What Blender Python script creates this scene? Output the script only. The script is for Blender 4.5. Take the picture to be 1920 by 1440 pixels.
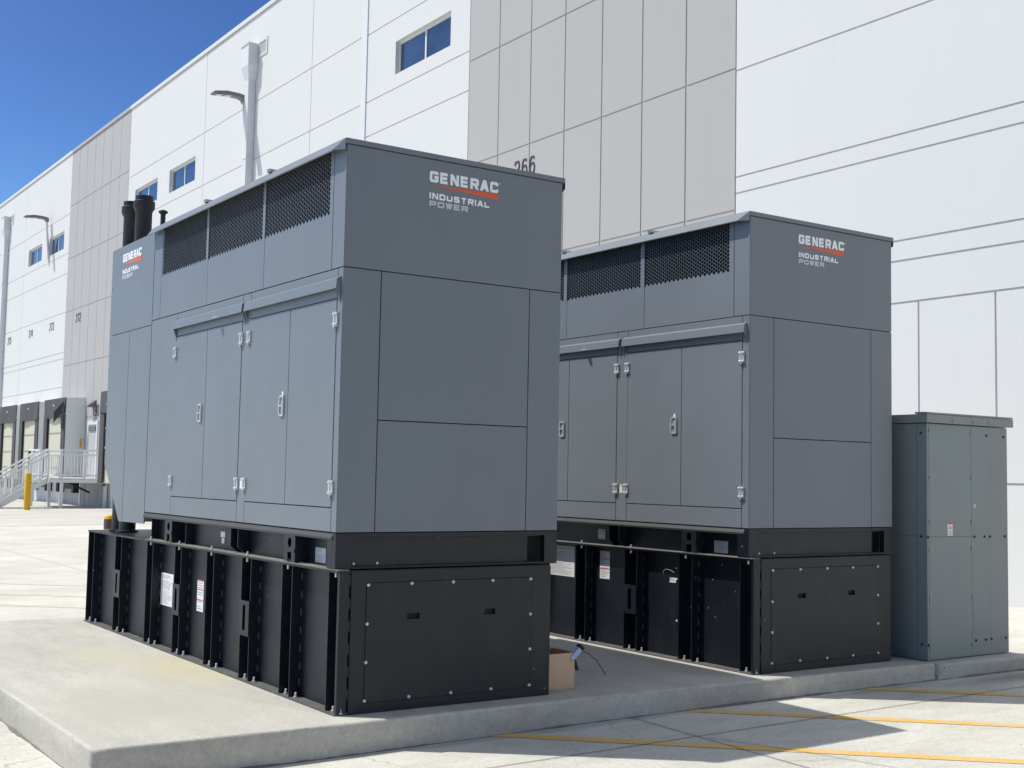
import bpy, bmesh, math, random
from mathutils import Vector, Matrix
random.seed(7)
S = bpy.context.scene
for o in list(bpy.data.objects): bpy.data.objects.remove(o)

# ------------------------------------------------------------------ camera
YAW, PITCH, ROLL = 0.59867, 0.073985, 0.0190968
fwd = Vector((math.sin(YAW)*math.cos(PITCH), math.cos(YAW)*math.cos(PITCH), math.sin(PITCH)))
r0 = fwd.cross(Vector((0, 0, 1))).normalized(); u0 = r0.cross(fwd)
rr = math.cos(ROLL)*r0 + math.sin(ROLL)*u0; uu = -math.sin(ROLL)*r0 + math.cos(ROLL)*u0
cam = bpy.data.objects.new('camera', bpy.data.cameras.new('camera'))
S.collection.objects.link(cam)
M = Matrix((rr, uu, -fwd)).transposed().to_4x4(); M.translation = Vector((-3.7421, -7.53865, 1.60284))
cam.matrix_world = M
cam.data.sensor_width = 36; cam.data.lens = 2324.04/1920*36
cam.data.clip_end = 3000; cam.data.clip_start = .05
S.camera = cam

# ------------------------------------------------------------------ light
SUN = Vector((-1.93, 1.68, 4.1)).normalized()
EL = math.asin(SUN.z); AZ = math.atan2(SUN.x, SUN.y)
w = bpy.data.worlds.new('World'); S.world = w; w.use_nodes = True
nt = w.node_tree; bg = nt.nodes['Background']
sky = nt.nodes.new('ShaderNodeTexSky'); sky.sky_type = 'NISHITA'; sky.sun_disc = False
sky.sun_elevation = EL; sky.sun_rotation = AZ; sky.altitude = 300; sky.air_density = 1.0
sky.dust_density = 0.0; sky.ozone_density = 3.0
sc_ = nt.nodes.new('ShaderNodeVectorMath'); sc_.operation = 'SCALE'; sc_.inputs['Scale'].default_value = .2
gm = nt.nodes.new('ShaderNodeGamma'); gm.inputs[1].default_value = 1.9     # deeper blue away from the sun
sc2 = nt.nodes.new('ShaderNodeVectorMath'); sc2.operation = 'SCALE'; sc2.inputs['Scale'].default_value = 5
nt.links.new(sky.outputs[0], sc_.inputs[0]); nt.links.new(sc_.outputs[0], gm.inputs[0]); nt.links.new(gm.outputs[0], sc2.inputs[0])
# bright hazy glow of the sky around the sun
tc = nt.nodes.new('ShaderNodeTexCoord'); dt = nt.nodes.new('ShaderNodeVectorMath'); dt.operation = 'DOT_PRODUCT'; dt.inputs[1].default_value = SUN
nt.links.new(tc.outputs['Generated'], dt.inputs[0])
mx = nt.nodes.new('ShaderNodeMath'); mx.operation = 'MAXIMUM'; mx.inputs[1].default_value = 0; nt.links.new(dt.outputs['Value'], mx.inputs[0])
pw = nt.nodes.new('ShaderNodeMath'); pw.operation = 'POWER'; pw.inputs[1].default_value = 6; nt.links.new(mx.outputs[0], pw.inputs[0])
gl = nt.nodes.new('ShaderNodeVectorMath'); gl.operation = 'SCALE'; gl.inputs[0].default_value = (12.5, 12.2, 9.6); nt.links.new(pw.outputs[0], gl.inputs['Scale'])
# pale haze low on the horizon
sz = nt.nodes.new('ShaderNodeSeparateXYZ'); nt.links.new(tc.outputs['Generated'], sz.inputs[0])
ab = nt.nodes.new('ShaderNodeMath'); ab.operation = 'ABSOLUTE'; nt.links.new(sz.outputs['Z'], ab.inputs[0])
om = nt.nodes.new('ShaderNodeMath'); om.operation = 'SUBTRACT'; om.inputs[0].default_value = 1; nt.links.new(ab.outputs[0], om.inputs[1])
hp = nt.nodes.new('ShaderNodeMath'); hp.operation = 'POWER'; hp.inputs[1].default_value = 13; nt.links.new(om.outputs[0], hp.inputs[0])
hm = nt.nodes.new('ShaderNodeMix'); hm.data_type = 'RGBA'; hm.inputs[7].default_value = (5.2, 6.9, 8.8, 1)
nt.links.new(hp.outputs[0], hm.inputs[0]); nt.links.new(sc2.outputs[0], hm.inputs[6])
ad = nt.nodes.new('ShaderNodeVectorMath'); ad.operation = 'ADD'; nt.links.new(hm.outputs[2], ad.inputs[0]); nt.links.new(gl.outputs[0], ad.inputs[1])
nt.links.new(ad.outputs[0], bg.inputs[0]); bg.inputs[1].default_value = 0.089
sl = bpy.data.lights.new('sun', 'SUN'); sl.energy = 3.7; sl.angle = math.radians(.53); sl.color = (1, .955, .88)
so = bpy.data.objects.new('sun', sl); S.collection.objects.link(so)
so.rotation_euler = SUN.to_track_quat('Z', 'Y').to_euler(); so.location = (-8, 8, 20)
S.view_settings.view_transform = 'Standard'; S.view_settings.look = 'None'
S.view_settings.gamma = 1; S.view_settings.exposure = 0.2
S.render.engine = 'CYCLES'

# ------------------------------------------------------------------ materials
def mat(name, col, rough=.6, metal=0, spec=.5):
    m = bpy.data.materials.new(name); m.use_nodes = True
    b = m.node_tree.nodes['Principled BSDF']
    b.inputs['Base Color'].default_value = (*col, 1); b.inputs['Roughness'].default_value = rough
    b.inputs['Metallic'].default_value = metal; b.inputs['Specular IOR Level'].default_value = spec
    return m
def N(m, t, **k):
    n = m.node_tree.nodes.new(t)
    for a, v in k.items(): setattr(n, a, v)
    return n
def L(m, a, b): m.node_tree.links.new(a, b)
def coords(m, scale=(1, 1, 1), rot=(0, 0, 0), world=True):
    g = N(m, 'ShaderNodeNewGeometry') if world else N(m, 'ShaderNodeTexCoord')
    mp = N(m, 'ShaderNodeMapping'); mp.inputs['Scale'].default_value = scale; mp.inputs['Rotation'].default_value = rot
    L(m, g.outputs['Position' if world else 'Object'], mp.inputs[0]); return mp.outputs[0]
def noise(m, vec, scale, detail=6, rough=.6):
    n = N(m, 'ShaderNodeTexNoise'); n.inputs['Scale'].default_value = scale; n.inputs['Detail'].default_value = detail
    n.inputs['Roughness'].default_value = rough; L(m, vec, n.inputs['Vector']); return n.outputs['Fac']
def ramp(m, fac, stops):
    r = N(m, 'ShaderNodeValToRGB'); e = r.color_ramp.elements
    while len(e) < len(stops): e.new(.5)
    for i, (p, c) in enumerate(stops): e[i].position = p; e[i].color = (*c, 1) if len(c) == 3 else c
    L(m, fac, r.inputs[0]); return r.outputs[0]
def mix(m, fac, a, b, mode='MIX'):
    x = N(m, 'ShaderNodeMix', data_type='RGBA', blend_type=mode)
    for v, i in ((fac, 0), (a, 6), (b, 7)):
        if hasattr(v, 'is_output'): L(m, v, x.inputs[i])
        else: x.inputs[i].default_value = v if i == 0 else (*v, 1)
    return x.outputs[2]
def bump(m, h, strength=.3, dist=.01, normal=None):
    b = N(m, 'ShaderNodeBump'); b.inputs['Strength'].default_value = strength; b.inputs['Distance'].default_value = dist
    L(m, h, b.inputs['Height'])
    if normal is not None: L(m, normal, b.inputs['Normal'])
    L(m, b.outputs[0], m.node_tree.nodes['Principled BSDF'].inputs['Normal']); return b.outputs[0]
BC = lambda m: m.node_tree.nodes['Principled BSDF'].inputs['Base Color']
RO = lambda m: m.node_tree.nodes['Principled BSDF'].inputs['Roughness']

def concrete(name, c0, c1, streak=(1, 1, 1), rough=.85, stain=None, fine=.5, blotch=.6, broom='y', cracks=False):
    m = mat(name, c1, rough)
    a = noise(m, coords(m, streak), 1.1, 8, .62)
    col = ramp(m, a, [(.3, c0), (.7, c1)])
    b = noise(m, coords(m, (1, 1, 1)), 38, 5, .7)
    col = mix(m, fine*.6, col, ramp(m, b, [(.3, (.25, .25, .25)), (.7, (.75, .75, .75))]), 'OVERLAY')
    d = noise(m, coords(m, (streak[0]*1.7, streak[1]*1.7, streak[2]*1.7)), 3.4, 6, .7)
    col = mix(m, blotch*.4, col, ramp(m, d, [(.38, (.36, .36, .37)), (.62, (.62, .62, .61))]), 'OVERLAY')
    # broom texture, hairline cracks
    br = noise(m, coords(m, (3, 60, 3) if broom == 'y' else (60, 3, 3)), 2.2, 4, .7)
    col = mix(m, .22, col, ramp(m, br, [(.35, (.38, .38, .38)), (.65, (.62, .62, .62))]), 'OVERLAY')
    if cracks:
        wv = N(m, 'ShaderNodeTexNoise'); wv.inputs['Scale'].default_value = 1.3; wv.inputs['Detail'].default_value = 6; L(m, coords(m), wv.inputs['Vector'])
        av = N(m, 'ShaderNodeVectorMath', operation='MULTIPLY_ADD'); L(m, wv.outputs['Color'], av.inputs[0]); av.inputs[1].default_value = (.9, .9, 0); L(m, coords(m), av.inputs[2])
        vc = N(m, 'ShaderNodeTexVoronoi', feature='DISTANCE_TO_EDGE'); vc.inputs['Scale'].default_value = .33; L(m, av.outputs[0], vc.inputs['Vector'])
        k = ramp(m, vc.outputs['Distance'], [(.0008, (1, 1, 1)), (.0022, (0, 0, 0))])
        msk = ramp(m, noise(m, coords(m), .5, 3), [(.50, (0, 0, 0)), (.58, (.55, .55, .55))])
        col = mix(m, mix(m, 1.0, k, msk, 'MULTIPLY'), col, (.20, .19, .18))
    # sparse dark specks and pits
    v = N(m, 'ShaderNodeTexVoronoi'); v.inputs['Scale'].default_value = 3.2; L(m, coords(m), v.inputs['Vector'])
    sp = ramp(m, v.outputs['Distance'], [(.018, (1, 1, 1)), (.035, (0, 0, 0))])
    col = mix(m, sp, col, (.12, .11, .10))
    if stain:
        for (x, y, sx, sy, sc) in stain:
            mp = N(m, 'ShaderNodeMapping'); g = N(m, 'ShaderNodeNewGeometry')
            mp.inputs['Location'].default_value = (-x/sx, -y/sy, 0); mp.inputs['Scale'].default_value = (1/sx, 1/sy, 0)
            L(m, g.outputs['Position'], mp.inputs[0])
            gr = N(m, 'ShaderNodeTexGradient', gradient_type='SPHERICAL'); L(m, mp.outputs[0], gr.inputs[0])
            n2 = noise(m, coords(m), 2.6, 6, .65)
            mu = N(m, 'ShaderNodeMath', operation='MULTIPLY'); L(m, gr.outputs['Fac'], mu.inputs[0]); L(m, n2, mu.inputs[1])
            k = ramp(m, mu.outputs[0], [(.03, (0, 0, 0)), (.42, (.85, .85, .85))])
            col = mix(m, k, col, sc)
    L(m, col, BC(m))
    hb = noise(m, coords(m, streak), 60, 6, .7)
    bump(m, hb, .25, .004)
    return m
M_PAD = concrete('pad_concrete', (.415, .405, .355), (.545, .535, .475), (1, .35, 1), stain=[(-.12, 2.3, .62, 1.25, (.52, .48, .33)), (-.5, 3.3, .5, 1.0, (.50, .475, .37)), (-.9, .9, .9, 1.2, (.45, .43, .37))])
M_PADSIDE = concrete('pad_side_concrete', (.38, .36, .31), (.53, .505, .445), (.6, .6, 1.2), fine=.45, blotch=.6)
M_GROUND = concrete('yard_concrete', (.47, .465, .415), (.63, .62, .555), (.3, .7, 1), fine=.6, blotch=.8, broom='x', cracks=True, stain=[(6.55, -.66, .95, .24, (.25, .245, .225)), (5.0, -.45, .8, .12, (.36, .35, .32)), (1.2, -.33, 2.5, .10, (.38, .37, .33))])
M_APRON = concrete('dock_apron_concrete', (.45, .44, .40), (.56, .55, .51), (.15, .4, 1), fine=.3)

def facade(name, col, amt=.06):
    m = mat(name, col, .75, spec=.3)
    a = noise(m, coords(m, (1, 1, .35)), .45, 5, .6)
    c = mix(m, a, tuple(x*(1-amt) for x in col), col)
    d = noise(m, coords(m, (3, 3, .25)), 1.6, 5, .7)
    c = mix(m, ramp(m, d, [(.55, (0, 0, 0)), (.8, (.4, .4, .4))]), c, tuple(x*.90 for x in col))
    L(m, c, BC(m)); bump(m, noise(m, coords(m), 45, 4), .12, .004); return m
M_WHITE = facade('white_paint', (.70, .705, .695), .04)
M_GREY = facade('warm_grey_paint', (.455, .447, .44), .08)
M_GROOVE = facade('groove_paint', (.68, .68, .68), .05)

def metal_paint(name, col, rough, spec=.5, vary=.08, dust=None, specks=0, streak=0):
    m = mat(name, col, rough, 0, spec)
    a = noise(m, coords(m, (1, 1, .5)), 1.3, 5, .6)
    c = mix(m, a, tuple(x*(1-vary) for x in col), tuple(x*(1+vary) for x in col))
    if streak:
        st_ = noise(m, coords(m, (9, 9, .5)), 2.0, 5, .7)
        c = mix(m, streak, c, ramp(m, st_, [(.40, (.42, .42, .42)), (.62, (.60, .60, .60))]), 'OVERLAY')
        sp_ = ramp(m, noise(m, coords(m, (1, 1, 1)), 55, 2, .5), [(.74, (0, 0, 0)), (.80, (.5, .5, .5))])
        sm_ = ramp(m, noise(m, coords(m), 1.4, 3), [(.56, (0, 0, 0)), (.66, (1, 1, 1))])
        c = mix(m, mix(m, 1.0, sp_, sm_, 'MULTIPLY'), c, (.34, .35, .36))
    if dust:
        d = noise(m, coords(m, (1, 1, .5)), 5, 8, .75)
        c = mix(m, ramp(m, d, [(.5, (0, 0, 0)), (.85, (dust[3],)*3)]), c, dust[:3])
    if specks:
        v = N(m, 'ShaderNodeTexVoronoi'); v.inputs['Scale'].default_value = 7; L(m, coords(m, (1, 1, .8)), v.inputs['Vector'])
        k = ramp(m, v.outputs['Distance'], [(.03, (1, 1, 1)), (.06, (0, 0, 0))])
        n2 = ramp(m, noise(m, coords(m), .9, 3), [(.5, (0, 0, 0)), (.6, (specks,)*3)])
        k2 = mix(m, 1.0, k, n2, 'MULTIPLY')
        c = mix(m, k2, c, (.38, .38, .36))
    L(m, c, BC(m))
    r = N(m, 'ShaderNodeMapRange'); r.inputs[3].default_value = rough*.82; r.inputs[4].default_value = rough*1.25
    L(m, noise(m, coords(m), 3, 5), r.inputs[0]); L(m, r.outputs[0], RO(m))
    b1 = noise(m, coords(m), 1.1, 2); bump(m, b1, .10, .02)
    return m
M_ENC = metal_paint('enclosure_grey_paint', (.186, .209, .233), .42, .38, streak=.05)
b_ = [n for n in M_ENC.node_tree.nodes if n.type == 'BUMP'][0]; b_.inputs['Strength'].default_value = .35; b_.inputs['Distance'].default_value = .03
M_TANK = metal_paint('tank_black_paint', (.0070, .0100, .017), .40, .40, .12, (.07, .07, .068, .28), .8)
M_CAB = metal_paint('cabinet_green_grey_paint', (.222, .258, .256), .45, .5, streak=.07)
M_DUST = metal_paint('dusty_flange', (.19, .185, .17), .7, .3, .2, (.42, .40, .34, .8))
M_LEDGE = metal_paint('dusty_ledge', (.10, .10, .098), .75, .3, .2, (.25, .24, .21, .8))
M_DARK = mat('interior_black', (.012, .014, .017), .8)
M_BAFFLE = mat('baffle_metal', (.05, .065, .07), .5)
M_STACK = metal_paint('stack_black', (.03, .03, .03), .5, .4, .15, (.10, .095, .08, .5))
M_CHROME = mat('zinc_metal', (.66, .67, .67), .5, .6)
M_BOLT = mat('bolt_zinc', (.68, .68, .66), .45, .5)
M_LOGOW = mat('logo_white', (.95, .95, .95), .5)
M_LOGOG = mat('logo_grey', (.62, .64, .66), .5)
M_LOGOO = mat('logo_orange', (.78, .115, .03), .5)
M_LABEL = mat('label_white', (.80, .80, .80), .5)
M_INK = mat('label_ink', (.30, .31, .33), .6)
M_SILVER = mat('label_silver', (.50, .53, .60), .4, .2)
M_RED = mat('label_red', (.60, .06, .05), .5)
M_YEL = mat('label_yellow', (.75, .50, .04), .5)
M_ORA = mat('label_orange', (.75, .28, .04), .5)
M_BLACK = mat('flat_black', (.012, .012, .012), .6)
M_FRAME = mat('window_frame_white', (.72, .73, .74), .5)
M_GLASS = mat('tinted_glass', (.10, .16, .22), .08, .85)
m = M_GLASS; L(m, mix(m, ramp(m, noise(m, coords(m, (1, .6, 1)), .8, 4), [(.35, (0, 0, 0)), (.7, (1, 1, 1))]), (.075, .125, .18), (.13, .20, .265)), BC(m)); bump(m, noise(m, coords(m), .9, 2), .10, .02)
M_RAIL = mat('rail_grey_white_paint', (.72, .74, .74), .5)
M_YB = metal_paint('bollard_yellow', (.74, .42, .015), .5, .4, .08)
M_RUBBER = metal_paint('dock_fabric', (.085, .085, .09), .75, .3, .25)
M_SHELTER = facade('shelter_side_grey', (.72, .75, .72))
M_DOOR = facade('dock_door_cream', (.62, .60, .47))
M_MAN = facade('man_door_grey', (.50, .50, .50))
M_LAMP = mat('lamp_grey', (.16, .16, .17), .5)
M_LENS = mat('lamp_lens', (.62, .64, .66), .3)
M_DSP = facade('downspout_paint', (.72, .735, .75))
M_CARD = facade('cardboard', (.74, .50, .34), .10)
M_CARD2 = mat('cardboard_inside', (.16, .09, .07), .8)
M_BLUE = mat('device_blue_white', (.50, .60, .78), .4)
M_PYEL = mat('yellow_marking', (.72, .44, .07), .7)
m = M_PYEL; nn = noise(m, coords(m), 9, 8, .75)
L(m, mix(m, ramp(m, nn, [(.46, (0, 0, 0)), (.62, (.75, .75, .75))]), (.72, .44, .10), (.56, .49, .33)), BC(m))
M_PFADE = mat('faded_marking', (.62, .50, .34), .7)
m = M_PFADE; nn = noise(m, coords(m), 4, 8, .75)
L(m, mix(m, ramp(m, nn, [(.42, (0, 0, 0)), (.62, (1, 1, 1))]), (.62, .54, .40), (.56, .54, .48)), BC(m))
M_JOINT = mat('joint_sealant', (.12, .115, .11), .9)

# ------------------------------------------------------------------ mesh builder
class MB:
    def __init__(s): s.v = []; s.f = []
    def poly(s, pts):
        n = len(s.v); s.v += [tuple(p) for p in pts]; s.f.append(tuple(range(n, n+len(pts)))); return s
    def box(s, x0, x1, y0, y1, z0, z1):
        if x0 > x1: x0, x1 = x1, x0
        if y0 > y1: y0, y1 = y1, y0
        if z0 > z1: z0, z1 = z1, z0
        n = len(s.v)
        s.v += [(x0, y0, z0), (x1, y0, z0), (x1, y1, z0), (x0, y1, z0), (x0, y0, z1), (x1, y0, z1), (x1, y1, z1), (x0, y1, z1)]
        s.f += [tuple(n+i for i in q) for q in ((0, 3, 2, 1), (4, 5, 6, 7), (0, 1, 5, 4), (1, 2, 6, 5), (2, 3, 7, 6), (3, 0, 4, 7))]
        return s
    def prism(s, pts, vec):
        """closed polygon extruded along vec"""
        n = len(s.v); k = len(pts); vec = Vector(vec)
        s.v += [tuple(p) for p in pts] + [tuple(Vector(p)+vec) for p in pts]
        s.f.append(tuple(n+i for i in range(k))); s.f.append(tuple(n+k+i for i in reversed(range(k))))
        for i in range(k): j = (i+1) % k; s.f.append((n+j, n+i, n+k+i, n+k+j))
        return s
    def lathe(s, c, prof, seg=20, axis='z'):
        """prof list of (radius, height)"""
        n = len(s.v); k = len(prof)
        for r, h in prof:
            for i in range(seg):
                a = 2*math.pi*i/seg; p = (r*math.cos(a), r*math.sin(a), h)
                if axis == 'x': p = (h, p[0], p[1])
                if axis == 'y': p = (p[0], h, p[1])
                s.v.append((c[0]+p[0], c[1]+p[1], c[2]+p[2]))
        for j in range(k-1):
            for i in range(seg):
                i2 = (i+1) % seg; s.f.append((n+j*seg+i, n+j*seg+i2, n+(j+1)*seg+i2, n+(j+1)*seg+i))
        s.f.append(tuple(n+i for i in reversed(range(seg)))); s.f.append(tuple(n+(k-1)*seg+i for i in range(seg)))
        return s
    def bar(s, a, b, w, h=None):
        h = h or w; a = Vector(a); b = Vector(b); d = (b-a).normalized()
        up = Vector((0, 0, 1)) if abs(d.z) < .95 else Vector((1, 0, 0))
        x = d.cross(up).normalized()*w/2; y = x.normalized().cross(d).normalized()*h/2
        n = len(s.v)
        for p in (a, b): s.v += [tuple(p-x-y), tuple(p+x-y), tuple(p+x+y), tuple(p-x+y)]
        s.f += [tuple(n+i for i in q) for q in ((0, 1, 2, 3), (7, 6, 5, 4), (0, 4, 5, 1), (1, 5, 6, 2), (2, 6, 7, 3), (3, 7, 4, 0))]
        return s
    def tube(s, pts, r, seg=10):
        pts = [Vector(p) for p in pts]; n = len(s.v); k = len(pts)
        rs = r if isinstance(r, (list, tuple)) else [r]*k
        for i, p in enumerate(pts):
            d = (pts[min(i+1, k-1)]-pts[max(i-1, 0)]).normalized()
            up = Vector((0, 0, 1)) if abs(d.z) < .9 else Vector((0, 1, 0))
            x = d.cross(up).normalized(); y = x.cross(d)
            for j in range(seg):
                a = 2*math.pi*j/seg; s.v.append(tuple(p+(x*math.cos(a)+y*math.sin(a))*rs[i]))
        for i in range(k-1):
            for j in range(seg):
                j2 = (j+1) % seg; s.f.append((n+i*seg+j, n+i*seg+j2, n+(i+1)*seg+j2, n+(i+1)*seg+j))
        s.f.append(tuple(n+j for j in reversed(range(seg)))); s.f.append(tuple(n+(k-1)*seg+j for j in range(seg)))
        return s
    def build(s, name, m, parent=None, smooth=False, bevel=0, label=None):
        me = bpy.data.meshes.new(name); me.from_pydata(s.v, [], s.f); me.validate()
        bm = bmesh.new(); bm.from_mesh(me); bmesh.ops.recalc_face_normals(bm, faces=bm.faces)
        if bevel:
            es = [e for e in bm.edges if len(e.link_faces) == 2 and e.calc_face_angle(0) > .6]
            bmesh.ops.bevel(bm, geom=es, offset=bevel, segments=2, profile=.6, affect='EDGES')
        bm.to_mesh(me); bm.free()
        me.materials.append(m)
        if smooth:
            for p in me.polygons: p.use_smooth = True
            if hasattr(me, 'set_sharp_from_angle'): me.set_sharp_from_angle(angle=.7)
        o = bpy.data.objects.new(name, me); S.collection.objects.link(o)
        if parent: o.parent = parent
        if label: o['label'] = label
        return o
def rects(u0, u1, v0, v1, holes):
    us = sorted({u0, u1, *[h[0] for h in holes], *[h[1] for h in holes]}); vs = sorted({v0, v1, *[h[2] for h in holes], *[h[3] for h in holes]})
    out = []
    for i in range(len(us)-1):
        for j in range(len(vs)-1):
            cu, cv = (us[i]+us[i+1])/2, (vs[j]+vs[j+1])/2
            if not any(h[0] < cu < h[1] and h[2] < cv < h[3] for h in holes): out.append((us[i], us[i+1], vs[j], vs[j+1]))
    return out
def holed(mb, axis, c0, c1, u0, u1, v0, v1, holes):
    """plate with rectangular holes; axis 'x': u=y v=z ; 'y': u=x v=z. Faces only (no inner duplicates)."""
    us = sorted({u0, u1, *[h[0] for h in holes], *[h[1] for h in holes]}); vs = sorted({v0, v1, *[h[2] for h in holes], *[h[3] for h in holes]})
    P = (lambda c, u, v: (c, u, v)) if axis == 'x' else (lambda c, u, v: (u, c, v))
    solid = lambda i, j: 0 <= i < len(us)-1 and 0 <= j < len(vs)-1 and not any(
        h[0] < (us[i]+us[i+1])/2 < h[1] and h[2] < (vs[j]+vs[j+1])/2 < h[3] for h in holes)
    idx = {}
    def V(c, i, j):
        k = (c, i, j)
        if k not in idx: idx[k] = len(mb.v); mb.v.append(P(c, us[i], vs[j]))
        return idx[k]
    for i in range(len(us)-1):
        for j in range(len(vs)-1):
            if not solid(i, j): continue
            for c in (c0, c1): mb.f.append((V(c, i, j), V(c, i+1, j), V(c, i+1, j+1), V(c, i, j+1)))
            for (di, dj, a, b) in ((-1, 0, (i, j), (i, j+1)), (1, 0, (i+1, j), (i+1, j+1)), (0, -1, (i, j), (i+1, j)), (0, 1, (i, j+1), (i+1, j+1))):
                if not solid(i+di, j+dj): mb.f.append((V(c0, *a), V(c0, *b), V(c1, *b), V(c1, *a)))
    return mb
def thing(name, label, cat, loc=(0, 0, 0), group=None):
    o = bpy.data.objects.new(name, None); S.collection.objects.link(o); o.location = loc; o.empty_display_size = .2
    o['label'] = label; o['category'] = cat
    if group: o['group'] = group
    return o
def tag(o, label, cat, group=None):
    o['label'] = label; o['category'] = cat
    if group: o['group'] = group
    return o
def structure(o): o['kind'] = 'structure'; return o
def copy_tree(o, parent=None):
    c = o.copy(); S.collection.objects.link(c)
    if parent: c.parent = parent
    for ch in [x for x in bpy.data.objects if x.parent == o]: copy_tree(ch, c)
    return c

# ------------------------------------------------------------------ ground, pads
GZ = lambda x: -.222 + .0095*(max(min(x, 12), -1.6)+1.6)   # the yard rises a little towards the building
def gpoly(mb, pts, dz):
    mb.poly([(x, y, GZ(x)+dz) for x, y in pts])
mb = MB()
xs = [-500, -1.6, 12, 60]
for i in range(3):
    x0, x1 = xs[i], xs[i+1]
    mb.poly([(x0, -300, GZ(x0)), (x1, -300, GZ(x1)), (x1, 400, GZ(x1)), (x0, 400, GZ(x0))])
structure(mb.build('ground', M_GROUND))
def clip_strip(x0, x1):  # helper to split at the hinge lines of the ground
    return [a for a in (x0, -1.6, 12, x1) if x0 <= a <= x1]
def gband(mb, a, b, wd, dz):
    a = Vector(a); b = Vector(b); n = Vector((-(b-a).y, (b-a).x)).normalized()*wd/2
    gpoly(mb, [a-n, b-n, b+n, a+n], dz)
mk = MB()
def hatch(mb, k, x0, x1, dz=.003, wd=.125):
    gband(mb, (x0, k-x0), (x1, k-x1), wd, dz)
hatch(mk, .90, 1.12, 7.5); hatch(mk, 2.62, 2.92, 8.5); hatch(mk, 4.52, 4.80, 9.5); hatch(mk, 6.4, 7.3, 10)
structure(mk.build('yard_marking', M_PYEL))
mk = MB()
for k in (9.75, 11.5, 13.5): hatch(mk, k, -1.5, k-6.9, wd=.14)
structure(mk.build('faded_yard_marking', M_PFADE))
mj = MB()
gband(mj, (-1.55, -1.04), (11.9, -1.00), .009, .0050)
gband(mj, (2.345, -.28), (2.285, -1.84), .009, .0055); gband(mj, (2.285, -1.84), (2.1, -9), .009, .0055)
gband(mj, (2.345, -1.10), (2.60, -1.78), .006, .0060); gband(mj, (2.60, -1.78), (2.76, -2.4), .006, .0060); gband(mj, (2.76, -2.4), (3.2, -3.4), .005, .0062); gband(mj, (8.3, -.3), (8.3, -9), .010, .0050)
structure(mj.build('ground_joint', M_JOINT)); mj = MB()
gband(mj, (-1.55, 7.6), (11.9, 7.6), .009, .0050); gband(mj, (-1.5, 14.5), (11.9, 14.5), .010, .0050); gband(mj, (-1.5, 24), (11.9, 24), .015, .007)
gband(mj, (2.4, 7.7), (2.4, 40), .009, .0055)
structure(mj.build('ground_joint', mat('pale_joint', (.36, .35, .32), .9)))
structure(MB().poly([(-300, -290, -.217), (300, -290, -.217), (300, -5.2, -.217), (-300, -5.2, -.217)]).build('added_dark_ground', concrete('bounce_absorber', (.045, .045, .047), (.065, .064, .062))))  # unseen dark sheet behind the camera, added to cut bounce onto the fronts
ma = MB(); gpoly(ma, [(-1.5, 31), (11.9, 31), (11.9, 90), (-1.5, 90)], .004)
structure(ma.build('dock_apron', M_APRON))
# crumbled dirt line at the foot of the pad, one irregular strip
md = MB()
def crumbs(pts, nrm, n, z0):
    rows = []; a = .012
    for i in range(n+1):
        t = i/n*(len(pts)-1); k = min(int(t), len(pts)-2); p = Vector(pts[k]).lerp(Vector(pts[k+1]), t-k)
        a = min(.030, max(.002, a+random.uniform(-.006, .006))); g = GZ(p.x)
        q = p+Vector(nrm)*a
        rows.append(((p.x, p.y, g+.004+a*.45), (q.x, q.y, g-.002)))
    for r, t in zip(rows, rows[1:]): md.poly([r[0], r[1], t[1], t[0]])
crumbs([(-1.626, -.27), (-1.626, 6.2)], (-1, 0), 260, 0)
crumbs([(-1.62, -.263), (-.2, -.281), (2.2, -.276), (4.1, -.333), (5.775, -.401)], (0, -1), 300, 0)
crumbs([(5.80, -.416), (7.10, -.453)], (0, -1), 50, 0)
md.build('foot_debris', mat('debris', (.17, .165, .155), .95))['kind'] = 'stuff'

def pad(name, outline, zb, m_top, m_side, r=.018):
    """slab with a rounded, slightly uneven top edge"""
    me = bpy.data.meshes.new(name); bm = bmesh.new()
    cx = sum(p[0] for p in outline)/len(outline); cy = sum(p[1] for p in outline)/len(outline)
    pts = []
    for i, a in enumerate(outline):
        b = outline[(i+1) % len(outline)]; n = max(1, int((Vector(b)-Vector(a)).length/.08))
        for k in range(n):
            t = k/n; p = Vector(a).lerp(Vector(b), t)
            pts.append((p, 0 if k == 0 else 1))
    def ring(off, z, jit):
        out = []
        for p, f in pts:
            d = Vector((cx-p.x, cy-p.y)); q = Vector((p.x + (off if d.x > 0 else -off), p.y + (off if d.y > 0 else -off)))
            if jit and f: q += Vector((random.uniform(-1, 1), random.uniform(-1, 1)))*jit
            out.append(bm.verts.new((q.x, q.y, z)))
        return out
    rings = [ring(0, zb, 0), ring(0, -.10, .0015), ring(0, -r, .002), ring(r*.3, -r*.3, .003), ring(r, 0, .003)]
    n = len(pts)
    for j in range(4):
        for i in range(n):
            i2 = (i+1) % n; f = bm.faces.new((rings[j][i], rings[j][i2], rings[j+1][i2], rings[j+1][i])); f.material_index = 1 if j < 2 else 0
            f.smooth = j >= 1
    bm.faces.new(rings[4]); bmesh.ops.recalc_face_normals(bm, faces=bm.faces); bm.to_mesh(me); bm.free()
    me.materials.append(m_top); me.materials.append(m_side)
    o = bpy.data.objects.new(name, me); S.collection.objects.link(o); return structure(o)
pad('concrete_pad', [(-1.625, -.262), (-.2, -.280), (2.2, -.275), (4.1, -.332), (5.775, -.400), (5.775, 6.19), (-1.625, 6.19)], -.4, M_PAD, M_PADSIDE)
p2 = pad('cabinet_pad', [(5.80, -.415), (7.10, -.452), (7.16, -.40), (7.16, 2.2), (5.80, 2.2)], -.4, M_PAD, M_PADSIDE, .03)
p2.location.z = -.006

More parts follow.
